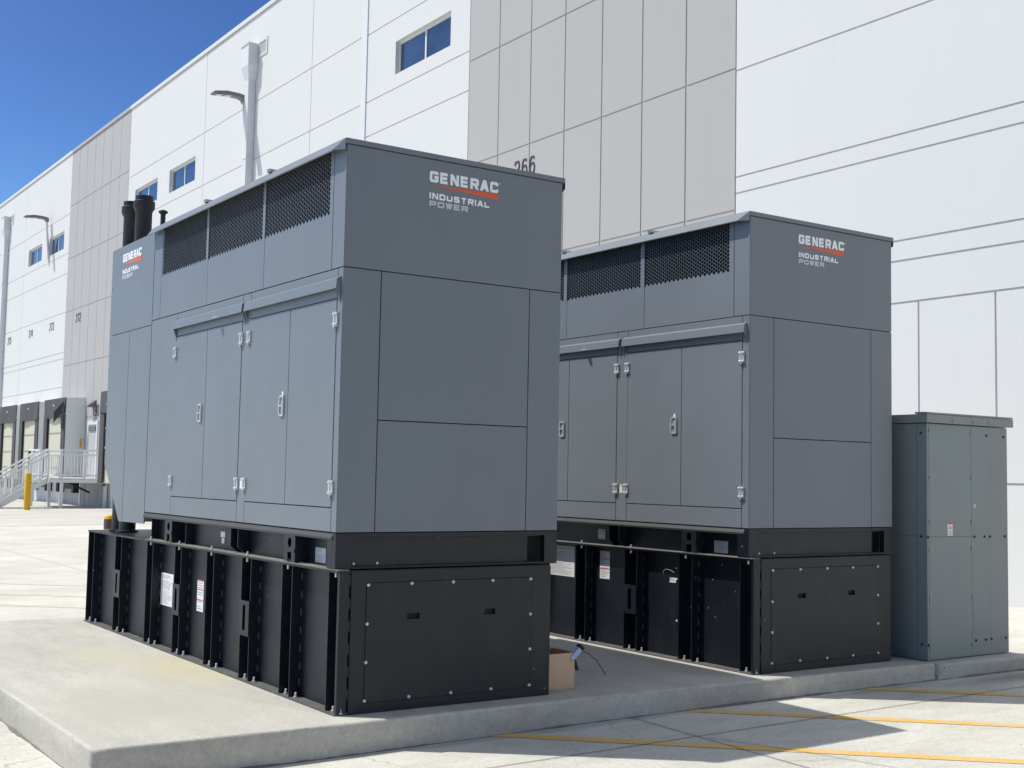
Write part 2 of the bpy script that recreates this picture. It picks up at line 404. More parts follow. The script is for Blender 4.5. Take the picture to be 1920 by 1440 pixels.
# ------------------------------------------------------------------ lettering made of strokes
GLY = {
 'G': [[(1, .78), (1, .9), (.9, 1), (.1, 1), (0, .9), (0, .1), (.1, 0), (.9, 0), (1, .1), (1, .47), (.52, .47)]],
 'E': [[(1, 1), (0, 1), (0, 0), (1, 0)], [(0, .5), (.93, .5)]],
 'N': [[(0, 0), (0, 1)], [(1, 0), (1, 1)], ('D', .02, 1, .98, 0)],
 'R': [[(0, 0), (0, 1)], [(0, 1), (.9, 1), (1, .9), (1, .53), (.9, .43), (0, .43)], ('D', .55, .45, .98, 0)],
 'A': [('D', -.02, 0, .48, 1), ('D', 1.02, 0, .52, 1), [(.2, .26), (.8, .26)]],
 'C': [[(1, .70), (1, .9), (.9, 1), (.1, 1), (0, .9), (0, .1), (.1, 0), (.9, 0), (1, .1), (1, .30)]],
 'I': [[(.5, 0), (.5, 1)]],
 'D': [[(0, 0), (0, 1), (.82, 1), (1, .85), (1, .15), (.82, 0), (0, 0)]],
 'U': [[(0, 1), (0, .1), (.1, 0), (.9, 0), (1, .1), (1, 1)]],
 'S': [[(.98, .74), (.98, .9), (.88, 1), (.12, 1), (.02, .9), (.02, .62), (.12, .53), (.88, .49), (.98, .40), (.98, .1), (.88, 0), (.12, 0), (.02, .1), (.02, .26)]],
 'T': [[(0, 1), (1, 1)], [(.5, 1), (.5, 0)]],
 'L': [[(0, 1), (0, 0), (1, 0)]],
 'P': [[(0, 0), (0, 1)], [(0, 1), (.9, 1), (1, .9), (1, .5), (.9, .4), (0, .4)]],
 'O': [[(.5, 1), (.9, 1), (1, .9), (1, .1), (.9, 0), (.1, 0), (0, .1), (0, .9), (.1, 1), (.5, 1)]],
 'W': [('D', 0, 1, .26, 0), ('D', .5, 1, .26, 0), ('D', .5, 1, .74, 0), ('D', 1, 1, .74, 0)],
}
def ribbon(pts, t):
    """flat ribbon quads of width t with mitred joints"""
    P = [Vector(p) for p in pts]; n = len(P); closed = (P[0]-P[-1]).length < 1e-6
    Ls = []; Rs = []
    for i in range(n):
        if closed: a = P[i-1] if i > 0 else P[-2]; b = P[i+1] if i < n-1 else P[1]
        else: a = P[i-1] if i > 0 else None; b = P[i+1] if i < n-1 else None
        d1 = (P[i]-a).normalized() if a is not None else (b-P[i]).normalized()
        d2 = (b-P[i]).normalized() if b is not None else d1
        n1 = Vector((-d1.y, d1.x)); n2 = Vector((-d2.y, d2.x)); mm = (n1+n2)
        if mm.length < 1e-4: mm = n1
        mm.normalize(); k = 1/max(.45, mm.dot(n1))
        Ls.append(P[i]+mm*t/2*k); Rs.append(P[i]-mm*t/2*k)
    return [(Ls[i], Rs[i], Rs[i+1], Ls[i+1]) for i in range(n-1)]
def word(mb, text, u0, v0, total, h, t, place, gap=.28, iw=.28):
    """place(u, v, layer) -> 3D point; letters centred on strokes of thickness t"""
    widths = [iw if c == 'I' else 1 for c in text]
    unit = total/(sum(widths)+gap*(len(text)-1)); x = u0
    lay = 0
    for c, wd in zip(text, widths):
        cw = unit*wd
        for st in GLY[c]:
            if st[0] == 'D':
                q = [(x+t/2+st[1]*(cw-t), v0 + (0 if st[2] == 0 else (h if st[2] == 1 else t/2+st[2]*(h-t)))), (x+t/2+st[3]*(cw-t), v0 + (0 if st[4] == 0 else h))]
                hx = t*.60
                mb.poly([place(q[0][0]-hx, q[0][1], lay), place(q[0][0]+hx, q[0][1], lay), place(q[1][0]+hx, q[1][1], lay), place(q[1][0]-hx, q[1][1], lay)])
                lay = (lay+1) % 4; continue
            pts = [(x+t/2+p[0]*(cw-t), v0+t/2+p[1]*(h-t)) for p in st]
            if c in 'NR' or (c in 'PTE'):
                if len(pts) == 2 and abs(pts[0][0]-pts[1][0]) < 1e-6: pts = [(pts[0][0], v0), (pts[0][0], v0+h)]
            if c == 'I': pts = [(x+cw/2, v0), (x+cw/2, v0+h)]
            if c in 'ELTNRPDAWGCSU' and False: pass
            for q in ribbon(pts, t):
                mb.poly([place(p.x, p.y, lay) for p in q])
            lay = (lay+1) % 4
        x += unit*(wd+gap)
def logo(parent, place0):
    """place0(u, v, d): u metres to the right from left edge, v height, d distance in front of the sheet"""
    pl = lambda u, v, l: place0(u, v, .0016+l*.0003)
    a = MB(); word(a, 'GENERAC', .0, 3.683, .588, .081, .0215, pl, .17)
    # small registered mark
    for k in range(8):
        a1, a2 = k*math.pi/4, (k+1)*math.pi/4; c = (.603, 3.757)
        a.poly([place0(c[0]+r*math.cos(g), c[1]+r*math.sin(g), .0016) for r, g in ((.006, a1), (.006, a2), (.004, a2), (.004, a1))])
    lg = a.build('lettering', M_LOGOW, parent)
    b = MB(); b.poly([place0(u, v, .0016) for u, v in ((0, 3.6605), (.588, 3.634), (.588, 3.680))]); b.build('swoosh', M_LOGOO, parent)
    a = MB(); word(a, 'INDUSTRIAL', .002, 3.562, .515, .045, .0125, pl, .22, .22); a.build('lettering', M_LOGOW, parent)
    a = MB(); word(a, 'POWER', .003, 3.506, .324, .042, .0115, pl, .20); a.build('lettering', M_LOGOG, parent)

# ------------------------------------------------------------------ generator set
GW, GL = 1.837, 4.001
def generator():
    G = thing('generator_set', 'large dark grey generator nearest the camera, with brand lettering on its front and on its side hood', 'generator', (0, 0, 0), 'grey backup generators on the concrete pad')
    t = .012; g = .0035
    # dark inner body
    b = MB(); b.box(t, GW-t, t, GL-.02, 1.2, 2.99); b.box(.30, GW-t, t, GL-.02, 2.995, 3.84); b.box(t, .29, t, .19, 2.995, 3.84)
    b.build('inner_body', M_DARK, G)
    bf = MB()
    bf.box(.013, .36, .1, 3.99, 3.8420, 3.8512)
    bf.box(.013, .34, .1915, 3.969, 3.0005, 3.02); bf.box(.013, .34, 3.970, 3.988, 3.021, 3.8415)
    bf.build('dark_lining', M_DARK, G)  # dark lining added behind the louvres to stop light leaking in
    def px(name, y0, y1, z0, z1, label=None, parent=G, t0=0, m=M_ENC):
        return MB().box(t0, t, y0+g, y1-g, z0+g, z1-g).build(name, m, parent, bevel=.0018, label=label)
    def py(name, x0, x1, z0, z1, label=None):
        return MB().box(x0+g, x1-g, 0, t, z0+g, z1-g).build(name, M_ENC, G, bevel=.0018, label=label)
    # ---- louvred upper panels (perforated sheet, round holes)
    pitch = .0336; R = pitch/math.sqrt(3); rh = R*.915
    cuts = [(.190, 1.372), (1.372, 2.582), (2.582, 3.787)]
    for (y0, y1) in cuts:
        hy0, hy1, hz0, hz1 = y0+.058, y1-.042, 3.397, 3.851
        cs = 1.5*R; nc = int((hy1-hy0)/cs)+1; nr = int((hz1-hz0)/pitch)
        a = MB()
        for i in range(-2, nc+2):
            cy = hy0+R+i*cs
            for j in range(-2, nr+2):
                cz = hz0+pitch/2+j*pitch+(pitch/2 if i % 2 else 0)
                out = [(cy+R*math.cos(k*math.pi/3), cz+R*math.sin(k*math.pi/3)) for k in range(6)]
                if i < 0 or i >= nc or j < 0 or j >= nr:
                    if hy0-.03 < cy < hy1+.03 and cz < 3.85: a.poly([(.004, p[0], p[1]) for p in out])
                    continue
                inn = [(cy+rh*math.cos(k*math.pi/3), cz+rh*math.sin(k*math.pi/3)) for k in range(6)]
                for k in range(6):
                    k2 = (k+1) % 6
                    a.poly([(.004, *out[k]), (.004, *out[k2]), (.004, *inn[k2]), (.004, *inn[k])])
                    a.poly([(.004, *inn[k]), (.004, *inn[k2]), (.0055, *inn[k2]), (.0055, *inn[k])])
        yl = hy0+R+(nc-1)*cs+R; zt = hz0+nr*pitch+pitch/2
        fr = MB(); holed(fr, 'x', 0, .0035, y0+g, y1-g, 3.0+g, 3.85, [(hy0-.006, yl+.006, hz0-.006, 3.8495)])
        pnl = fr.build('louvre_panel', M_ENC, G)
        a.build('perforated_sheet', M_ENC, pnl)
    px('corner_post', 0, .190, 3.0, 3.85); px('corner_post', 3.787, 4.001, 3.0, 3.85)
    # ---- lower side skins
    px('corner_post', 0, .084, 1.2, 3.0)
    px('door_mullion', 1.600, 1.757, 1.2, 3.0); px('end_panel', 3.290, 4.001, 1.2, 3.0)
    px('sill_panel', .084, 1.600, 1.2, 1.365); px('sill_panel', 1.757, 3.290, 1.2, 1.365)
    px('header_panel', .084, 1.600, 2.79, 3.0); px('header_panel', 1.757, 3.290, 2.79, 3.0)
    def hinge(par, y, z):
        a = MB()
        a.box(-.014, 0, y-.030, y-.005, z-.05, z+.05); a.box(-.014, 0, y+.005, y+.030, z-.05, z+.05)
        a.lathe((-.016, y, z), [(.006, -.062), (.006, .055)], 10)
        for dy in (-.018, .018):
            for dz in (-.036, .036): a.lathe((-.014, y+dy, z+dz), [(.010, 0), (.010, -.008), (.004, -.011)], 8, 'x')
        return a.build('hinge', M_CHROME, par, smooth=False, bevel=0)
    def latch(par, y, z, card):
        a = MB(); o = [(-.028, -.070), (.034, -.070), (.046, 0), (.034, .070), (-.028, .070)]
        a.prism([(-.004, y+p[0], z+p[1]) for p in o], (.004, 0, 0))
        rim = o+[o[0]]
        for i in range(5):
            a.bar((-.010, y+rim[i][0], z+rim[i][1]), (-.010, y+rim[i+1][0], z+rim[i+1][1]), .009, .014)
        a.bar((-.016, y+.043, z), (-.016, y-.012, z), .012, .010); a.bar((-.014, y-.018, z-.05), (-.014, y-.018, z+.03), .010, .010)
        l = a.build('latch', M_CHROME, par)
        MB().box(-.0055, -.0042, y-.020, y+.026, z-.058, z+.058).build('latch_pocket', M_INK, l)
        if card: MB().box(-.006, -.002, y-.012, y+.012, z+.078, z+.104).build('latch_tab', M_LABEL, l)
    for (y0, y1, hy, lt, card) in ((.084, .842, .084, None, 0), (.842, 1.600, 1.600, .93, 1), (1.757, 2.520, 1.757, None, 0), (2.520, 3.290, 3.290, 2.615, 0)):
        d = px('door', y0, y1, 1.365, 2.79, t0=-.003)
        hinge(d, hy, 2.645); hinge(d, hy, 1.50)
        if lt: latch(d, lt, 2.085, card)
    MB().box(-.002, 0, 1.660, 1.700, 1.462, 1.545).build('warning_label', M_LABEL, G); MB().box(-.0028, -.002, 1.662, 1.698, 1.525, 1.543).build('warning_label', M_YEL, G)
    # ---- door awnings: kicked out rain hoods with gussets
    for (y0, y1) in ((.030, 1.655), (1.70, 3.300)):
        a = MB()
        prof = [(0, 2.938), (-.034, 2.920), (-.040, 2.858), (-.040, 2.852), (-.036, 2.852), (-.030, 2.912), (0, 2.930)]
        a.prism([(x, y0, z) for x, z in prof], (0, y1-y0, 0))
        for yy in (y0, y1-.004):
            a.prism([(0, yy, 2.925), (-.028, yy, 2.910), (-.034, yy, 2.858), (-.012, yy, 2.80), (0, yy, 2.74)], (0, .004, 0))
        a.build('rain_hood', M_ENC, G)
    MB().lathe((-.05, 2.22, 2.852), [(.028, 0), (.028, .006), (.01, .012)], 14).build('lamp', M_CHROME, G)
    # ---- front skins
    f = py('upper_front_panel', 0, GW, 3.0, 3.85)
    lg = MB().poly([(.64, -.0006, 3.49), (1.28, -.0006, 3.49), (1.28, -.0006, 3.78), (.64, -.0006, 3.78)]).build('brand_logo', M_ENC, G)
    logo(lg, lambda u, v, d: (.656+u, -d, v))
    py('front_side_strip', 0, .290, 1.2, 3.0); py('front_panel', .290, 1.545, 1.967, 3.0); py('front_panel', .290, 1.545, 1.2, 1.967); py('front_side_strip', 1.545, GW, 1.2, 3.0)
    # ---- far side and back
    MB().box(GW-t, GW, t+.002, GL, 1.2, 2.996).box(GW-t, GW, t+.002, GL, 3.004, 3.85).build('far_side_panel', M_ENC, G)
    # ---- roof cap with kicked-out drip edges and lifting tabs
    a = MB(); a.box(-.016, GW+.016, -.012, GL+.02, 3.852, 3.888)
    a.build('roof', M_ENC, G, bevel=.003)
    for s, x in ((-1, -.018), (1, GW+.018)):
        a = MB()
        top0, top1 = Vector((x, -.008, 3.884)), Vector((x, GL+.03, 3.884))
        b0 = Vector((x, -.008, 3.806)); m0 = Vector((x+s*.052, .085, 3.812)); m1 = Vector((x+s*.052, GL+.03, 3.812))
        d = Vector((0, 0, -.007)) + Vector((-s*.006, 0, 0))
        a.poly([top0, top1, m1, m0]); a.poly([top0, m0, b0]); a.poly([top0+d*.2, b0+d*.2, m0+d, ]); a.poly([top0+d, m0+d, m1+d, top1+d]); a.poly([m0, m1, m1+d, m0+d]); a.poly([top1, top1+d, m1+d, m1])
        a.build('drip_edge', M_ENC, G)
    for y in (1.26, 2.61):
        a = MB().prism([(-.03, y-.03, 3.890), (-.03, y+.04, 3.890), (-.03, y+.045, 3.918), (-.03, y+.0, 3.918)], (.10, 0, 0)); a.build('lifting_tab', M_ENC, G)
    # ---- exhaust hood at the far end
    prof = [(4.006, 1.092), (4.785, 1.083), (5.335, 1.65), (5.352, 3.852), (4.006, 3.852)]
    core = [(4.012, 1.11), (4.77, 1.10), (5.315, 1.66), (5.33, 3.80), (4.012, 3.80)]
    H = MB().prism([(t, y, z) for y, z in core], (GW-2*t, 0, 0)).build('exhaust_hood', M_ENC, G)
    sk = lambda pts: MB().prism([(0, y, z) for y, z in pts], (t-.0005, 0, 0)).build('hood_panel', M_ENC, H, bevel=.0015)
    sk([(4.010, 2.964), (5.345, 2.964), (5.352, 3.852), (4.010, 3.852)])
    sk([(4.010, 1.092), (4.670, 1.085), (4.670, 2.957), (4.010, 2.957)])
    sk([(4.678, 1.085), (4.785, 1.083), (5.335, 1.65), (5.345, 2.957), (4.678, 2.957)])
    MB().prism([(GW-t, y, z) for y, z in prof], (t, 0, 0)).build('hood_panel', M_ENC, H)
    a = MB()
    for z in (1.75, 1.95, 2.2, 2.55, 2.85, 3.05, 3.4, 3.78):
        MB().lathe((.02, 5.346, z), [(.011, 0), (.011, .012), (.005, .016)], 8, 'y').build('hood_screw', M_BOLT, H); MB().lathe((0, 5.325, z+.06), [(.009, 0), (.009, -.008)], 8, 'x').build('hood_screw', M_BOLT, H)
    hl = MB().poly([(-.0006, 5.00, 3.48), (-.0006, 4.37, 3.48), (-.0006, 4.37, 3.78), (-.0006, 5.00, 3.78)]).build('brand_logo', M_ENC, G)
    logo(hl, lambda u, v, d: (-d, 4.989-u, v))
    for (x, y, zt) in ((.125, 4.78, 4.345), (.125, 5.17, 4.352)):
        a = MB(); a.lathe((x, y, 0), [(.082, 3.6), (.082, zt-.16), (.106, zt-.115), (.106, zt-.055), (.092, zt-.05), (.086, zt-.045), (.086, zt-.02), (.090, zt-.018), (.090, zt), (.078, zt), (.074, zt-.1), (.001, zt-.1)], 28)
        a.build('exhaust_stack', M_STACK, G, smooth=True)
    MB().lathe((.12, 4.17, 0), [(.024, 3.8), (.024, 4.06), (.03, 4.065), (.046, 4.082), (.046, 4.09), (.02, 4.105), (.001, 4.108)], 16).build('breather_pipe', M_STACK, G, smooth=True)
    for (x, y, r, zt) in ((.225, 5.22, .083, 1.36), (.215, 5.47, .072, 1.62)):
        a = MB(); a.lathe((x, y, 0), [(r+.03, .956), (r+.03, .972), (r, .975), (r, zt)], 24); a.build('duct_pipe', M_STACK, G, smooth=True)
    # ---- skid base
    K = MB(); K.box(.10, GW-.10, .13, 3.985, .957, 1.155).build('skid_web', M_TANK, G)
    a = MB(); a.prism([(.008, .0, 1.196), (-.008, .0, 1.165), (-.004, .0, 1.150), (.03, .0, 1.150), (.03, .0, 1.155), (.10, 0, 1.160), (.10, 0, 1.196)], (0, 4.02, 0))
    a.prism([(GW-.008, .0, 1.197), (GW+.008, .0, 1.165), (GW+.004, .0, 1.150), (GW-.10, 0, 1.155), (GW-.10, 0, 1.197)], (0, 4.02, 0))
    a.v = [(x, y*.985+.053, z) for x, y, z in a.v]
    a.box(.101, GW-.101, .06, 4.0, 1.158, 1.196); a.build('skid_rail', M_ENC2, G)
    def lift(y0, y1):
        a = MB(); yc = (y0+y1)/2; seg = 14
        # plate with a round hole and a half hole at the foot
        z0, z1 = .964, 1.166; hc, hr = 1.098, .036
        circ = [(yc+hr*.9*math.cos(2*math.pi*k/seg), hc+hr*math.sin(2*math.pi*k/seg)) for k in range(seg)]
        sq = []
        for k in range(seg):
            c, s_ = math.cos(2*math.pi*k/seg), math.sin(2*math.pi*k/seg); q = max(abs(c), abs(s_))
            sq.append((yc+(y1-y0)/2*c/q, hc+(z1-hc)*s_/q))
        for X in (-.004, .006):
            for k in range(seg):
                k2 = (k+1) % seg; a.poly([(X, *sq[k]), (X, *sq[k2]), (X, *circ[k2]), (X, *circ[k])])
        for k in range(seg):
            k2 = (k+1) % seg; a.poly([(-.004, *circ[k]), (-.004, *circ[k2]), (.006, *circ[k2]), (.006, *circ[k])]); a.poly([(-.004, *sq[k]), (-.004, *sq[k2]), (.006, *sq[k2]), (.006, *sq[k])])
        zb = hc-(z1-hc)
        a.box(-.004, .006, y0, yc-.032, z0, zb-.0005); a.box(-.004, .006, yc+.032, y1, z0, zb-.0005)
        a.box(.006, .10, y0, y0+.008, z0, z1-.01); a.box(.006, .10, y1-.008, y1, z0, z1-.01)
        a.build('lifting_bracket', M_TANK, G)
    lift(.632, .822); lift(3.215, 3.397)
    for y in (1.70, 1.85):
        MB().prism([(.0, y, 1.149), (.0, y, 1.01), (.055, y, .962), (.099, y, .962), (.099, y, 1.149)], (0, .009, 0)).build('gusset', M_TANK, G)
    for y in (2.95, 3.86):
        MB().box(.03, .099, y, y+.008, .96, 1.149).build('gusset', M_TANK, G)
    # front of the skid: recess with slot at the right end
    a = MB(); holed(a, 'y', .0, .05, .0, GW, .956, 1.197, [(.118, 1.720, .972, 1.168)]); a.build('skid_front', M_TANK, G, bevel=.002)
    MB().box(.10, 1.585, .030, .048, .958, 1.19).build('recess_plate', M_TANK, G); MB().box(1.52, 1.80, .12, .14, .958, 1.19).build('recess_plate', M_DARK, G)
    MB().box(0, .10, .051, .13, .957, 1.149).build('skid_corner', M_TANK, G)
    a = MB()
    for x, z in ((.15, .990), (.33, .990)): MB().lathe((x, .030, z), [(.010, 0), (.010, -.006), (.004, -.009)], 8, 'y').build('bolt', M_BOLT, G)
    a = MB(); a.box(1.0, 1.02, .0, .0, .98, 1.0)
    # nameplates
    def placard(name, x, y0, y1, z0, z1, m=M_LABEL, lines=10, red=(), seed=1, ink=M_INK):
        pl = MB().box(x-.002, x, y0, y1, z0, z1).build(name, m, G); rnd = random.Random(seed)
        a = MB(); n = lines; hgt = (z1-z0)*.9/n
        for i in range(n):
            z = z1-(z1-z0)*.05-i*hgt-hgt*.7; L_ = y1-(y1-y0)*.08
            if rnd.random() < .12: continue
            a.box(x-.0028, x-.0021, L_-(y1-y0)*rnd.uniform(.5, .84), L_, z, z+hgt*.30)
        a.build('printed_text', ink, pl)
        for r_ in red:
            zz = z0+(z1-z0)*r_; MB().box(x-.003, x-.0021, y0+.002, y1-.002, zz-.004, zz+.004).build('printed_band', M_RED, pl)
    G['_'] = 0
    placard('nameplate', .0995, .345, .512, .972, 1.075, M_SILVER, 7, seed=4)
    # ---- fuel tank base
    a = MB(); a.box(.095, 1.735, -.02, 5.80, .013, .933); T = a.build('fuel_tank', M_TANK, G)
    a = MB(); a.box(.005, 1.741, -.046, 5.835, .934, .950); a.build('tank_top', M_TANK, G)
    a = MB(); a.box(-.004, .085, -.045, 3.93, .951, .957); a.build('dusty_flange', M_DUST, G)
    a = MB(); a.box(.0, 1.741, -.044, 5.84, .0, .012); a.build('base_ledge', M_LEDGE, G)
    fins = [(4.884, 4.689), (3.917, 3.75), (3.157, 2.996), (2.388, 2.227), (1.634, 1.452), (.875, .702)]
    ys = [5.826, 5.621, .112, -.040]+[y for p_ in fins for y in p_]
    for y in ys:
        if y > -.03: MB().box(.013, .0945, y-.004, y+.004, .0125, .933).build('tank_rib', M_TANK, G)
    for i in (0, 2, 4):
        y1, y0 = fins[i]; yc = (y0+y1)/2
        a = MB(); hw = (y1-y0)/2+.004; hr = .026; za, zb_ = .345, .610; c0, c1 = .405, .555
        a.box(.004, .012, yc-hw, yc-hr, za, zb_); a.box(.004, .012, yc+hr, yc+hw, za, zb_)
        for cz_, ze, sg in ((c1, zb_, 1), (c0, za, -1)):
            arc = [(yc+hr*math.cos(math.pi*k/8), cz_+sg*hr*math.sin(math.pi*k/8)) for k in range(9)]
            for k in range(8):
                (p0, q0), (p1, q1) = arc[k], arc[k+1]
                a.prism([(.004, p0, q0), (.004, p1, q1), (.004, p1, ze), (.004, p0, ze)], (.008, 0, 0))
        a.build('tie_plate', M_TANK, G)
    # weld beads on the ribs
    a = MB()
    for (y1, y0) in fins+[(5.9, 5.621)]:
        for k in range(7):
            z = .08+k*.125+random.uniform(-.01, .01); MB().box(.084, .0943, y0-.0075, y0-.0042, z, z+.05).build('weld_bead', M_LEDGE, G)
    a = MB()
    for (y1, y0) in fins+[(5.826, 5.621), (.112, .0)]:
        for yy in (y1-.045, y0-.04):
            MB().lathe((.050, yy, 0), [(.016, .012), (.016, .020), (.009, .020), (.009, .044), (.003, .047)], 8).build('anchor_bolt', M_BOLT, G)
    a = MB()
    for y in (3.83, 3.07, 2.30, 1.545, .79, .02):
        MB().lathe((.020, y, 0), [(.009, .905), (.009, .957), (.014, .957), (.014, .968), (.007, .968), (.007, .982), (.002, .984)], 8).build('flange_bolt', M_BOLT, G)
    a = MB()
    for (y, z) in ((.99, .80), (.985, .70), (.98, .33), (4.80, .21)): MB().lathe((.0945, y, z), [(.010, 0), (.010, -.008), (.004, -.012)], 8, 'x').build('bolt', M_BOLT, G)
    # front sheet of the tank
    MB().prism([(.013, -.048, .0125), (.085, -.048, .0125), (.085, -.048, .933), (.013, -.048, .933)], (0, .028, 0)).build('front_corner', M_TANK, G)
    a = MB()
    for k in range(6): MB().box(.0860, .0985, -.0475, -.030, .10+k*.150, .17+k*.150).build('edge_spacer', M_TANK, G)
    a = MB(); holed(a, 'y', -.052, -.040, .100, 1.741, -.001, .945, [(.2115, 1.5735, .066, .867)]); a.build('front_sheet', M_TANK, G, bevel=.0015)
    hs = [(.530, .627, .610, .650), (1.164, 1.255, .613, .653)]
    a = MB(); holed(a, 'y', -.0545, -.045, .2145, 1.5705, .069, .864, hs); AP = a.build('access_panel', M_TANK, G)
    for h in hs:
        MB().box(h[0]-.004, h[1]+.004, -.030, -.026, h[2]-.004, h[3]+.004).build('hand_recess', M_DARK, AP)
    for (x, z) in [(x, .853) for x in (.225, .56, .895, 1.228, 1.561)]+[(x, .085) for x in (.217, .557, .893, 1.228, 1.563)]+[(.222, .594), (.220, .339), (1.563, .598), (1.563, .345)]:
        MB().lathe((x, -.0545, z), [(.0125, 0), (.0125, -.003), (.010, -.009), (.005, -.012)], 12, 'y').build('bolt', M_BOLT, AP, smooth=True)
    MB().box(1.741, 1.747, -.05, 5.83, .0, .945).build('far_tank_side', M_TANK, G)
    return G, placard
M_ENC2 = metal_paint('skid_rail_paint', (.075, .078, .082), .65, .3)
gen1, _ = generator()
del gen1['_']
gen2 = copy_tree(gen1)
gen2.location = (3.7742, -.0688, 0)
gen2['label'] = 'dark grey generator between the nearer generator and the greenish electrical cabinet'
gen1['label'] = 'large dark grey generator nearest the camera, its front lettering at upper centre of the photo'
for o_ in [x for x in bpy.data.objects if x.parent == gen2 and x.name.startswith('brand_logo')]:
    if o_.bound_box[0][0] > .3: o_.location.x = -.065
def sticker(G, name, x, y0, y1, z0, z1, m=M_LABEL, lines=10, red=(), seed=1):
    pl = MB().box(x-.002, x, y0, y1, z0, z1).build(name, m, G); rnd = random.Random(seed)
    a = MB(); hgt = (z1-z0)*.9/lines
    for i in range(lines):
        z = z1-(z1-z0)*.05-i*hgt-hgt*.7; le = y1-(y1-y0)*.07
        if rnd.random() < .12: continue
        a.box(x-.0028, x-.0021, le-(y1-y0)*rnd.uniform(.45, .86), le, z, z+hgt*.28)
    a.build('printed_text', M_INK, pl)
    for r_ in red:
        zz = z0+(z1-z0)*r_; MB().box(x-.003, x-.0021, y0+.002, y1-.002, zz-.0035, zz+.0035).build('printed_band', M_RED, pl)
sticker(gen1, 'instruction_placard', .0945, 3.40, 3.725, .372, .662, lines=22, seed=3)
sticker(gen1, 'warning_placard', .0945, 2.645, 2.795, .405, .667, lines=12, red=(.70, .36, .985), seed=5)
MB().box(.097, .0995, 2.22, 2.315, 1.055, 1.10).build('small_label', M_LABEL, gen1); MB().box(.097, .0995, 2.23, 2.29, 1.005, 1.048).build('small_label', M_LABEL, gen1)
sticker(gen2, 'instruction_placard', .0945, 2.51, 2.93, .602, .905, lines=22, seed=6)
sticker(gen2, 'warning_placard', .0945, 1.95, 2.10, .625, .895, lines=12, red=(.70, .36, .985), seed=7)
sticker(gen2, 'dim_label', .0985, 2.03, 2.14, 1.005, 1.10, M_SILVER, 4, seed=8)
sticker(gen2, 'hanging_tag', .0945, 1.0, 1.085, .668, .712, lines=3, seed=9)
a = MB(); a.tube([(.06, 1.12, .73), (.05, 1.13, .76), (.06, 1.10, .785), (.07, 1.05, .78), (.075, 1.0, .76)], .0028, 6); a.build('lead_seal_wire', M_INK, gen2)
for (x, y, z) in ((3.7, 0, 0),): pass

# ------------------------------------------------------------------ switchgear cabinet
CB = thing('switchgear_cabinet', 'greenish grey steel electrical cabinet on its own low pad at the right edge', 'electrical cabinet', (5.84, -.274, 0))
a = MB(); a.box(.008, 1.222, .008, 1.30, .001, 2.16); a.build('cabinet_body', M_CAB, CB)
gg = .002
def cy(name, x0, x1, z0, z1, label=None): return MB().box(x0+gg, x1-gg, 0, .0075, z0+gg, z1-gg).build(name, M_CAB, CB, bevel=.0012, label=label)
cy('corner_strip', 0, .030, 0, 2.16); up = cy('cover_panel', .030, .662, 1.117, 2.155); lo = cy('cover_panel', .030, .662, .002, 1.117)
MB().box(.664, .9455, .0005, .0075, .004, 2.153).build('right_panel', M_CAB, CB); MB().box(.9465, 1.228, .0005, .0075, .004, 2.153).build('right_panel', M_CAB, CB)
for (y0, y1, z0, z1) in ((0, .110, 0, 2.16), (.110, .76, 1.12, 2.16), (.110, .76, 0, 1.12), (.76, 1.30, 0, 2.16)):
    MB().box(0, .0075, y0+.0085 if y0 == 0 else y0+gg, y1-gg, z0+gg, z1-gg).build('side_panel', M_CAB, CB, bevel=.0012)
a = MB(); a.box(-.03, 1.295, -.028, 1.33, 2.166, 2.244); a.build('roof_cap', M_CAB, CB, bevel=.004)
MB().prism([(-.035, -.03, 2.247), (-.035, .10, 2.247), (-.035, .10, 2.265), (-.035, -.03, 2.262)], (1.32, 0, 0)).build('roof_lip', M_CAB, CB)
a = MB()
for z in (2.09, 1.66, 1.25, 1.0, .545, .11):
    for x in (.036, .656): MB().box(x-.006, x+.006, -.009, 0, z-.014, z+.014).build('catch', M_INK, CB)
for x in (.35, .66, .90): MB().box(x-.012, x+.012, -.036, -.029, 2.18, 2.20).build('catch', M_INK, CB)
a = MB()
for x, z in [(.012, 1.115), (.702, 1.112), (.857, 1.112), (.945, 1.112), (1.178, 1.11), (.715, .142), (.865, .142), (.955, .142), (1.18, .142), (.012, .14), (.90, 2.075), (1.175, 2.07)]:
    MB().lathe((x, 0, z), [(.012, 0), (.012, -.006), (.005, -.009)], 10, 'y').build('dark_bolt', M_BLACK, CB)
for z in (2.07, 1.12, .14): MB().lathe((0, .062, z), [(.012, 0), (.012, -.006), (.005, -.009)], 10, 'x').build('dark_bolt', M_BLACK, CB)
lb = MB().box(.298, .372, -.0018, -.0002, 1.125, 1.25).build('warning_label', M_LABEL, CB)
MB().box(.299, .371, -.0026, -.0019, 1.232, 1.249).build('printed_band', M_RED, lb)
MB().poly([(.312, -.0026, 1.188), (.358, -.0026, 1.188), (.335, -.0026, 1.224)]).build('warning_triangle', M_ORA, lb)
a = MB()
for i in range(4): a.box(.307, .363-.01*(i % 2), -.0026, -.0019, 1.135+i*.011, 1.139+i*.011)
a.build('printed_text', M_INK, lb)
MB().box(.695, .725, -.0018, -.0002, 1.385, 1.42).build('small_mark', M_SILVER, CB)
a = MB().box(1.233, 1.262, .03, 1.2, .14, 2.15); a.build('edge_channel', M_BLACK, CB)

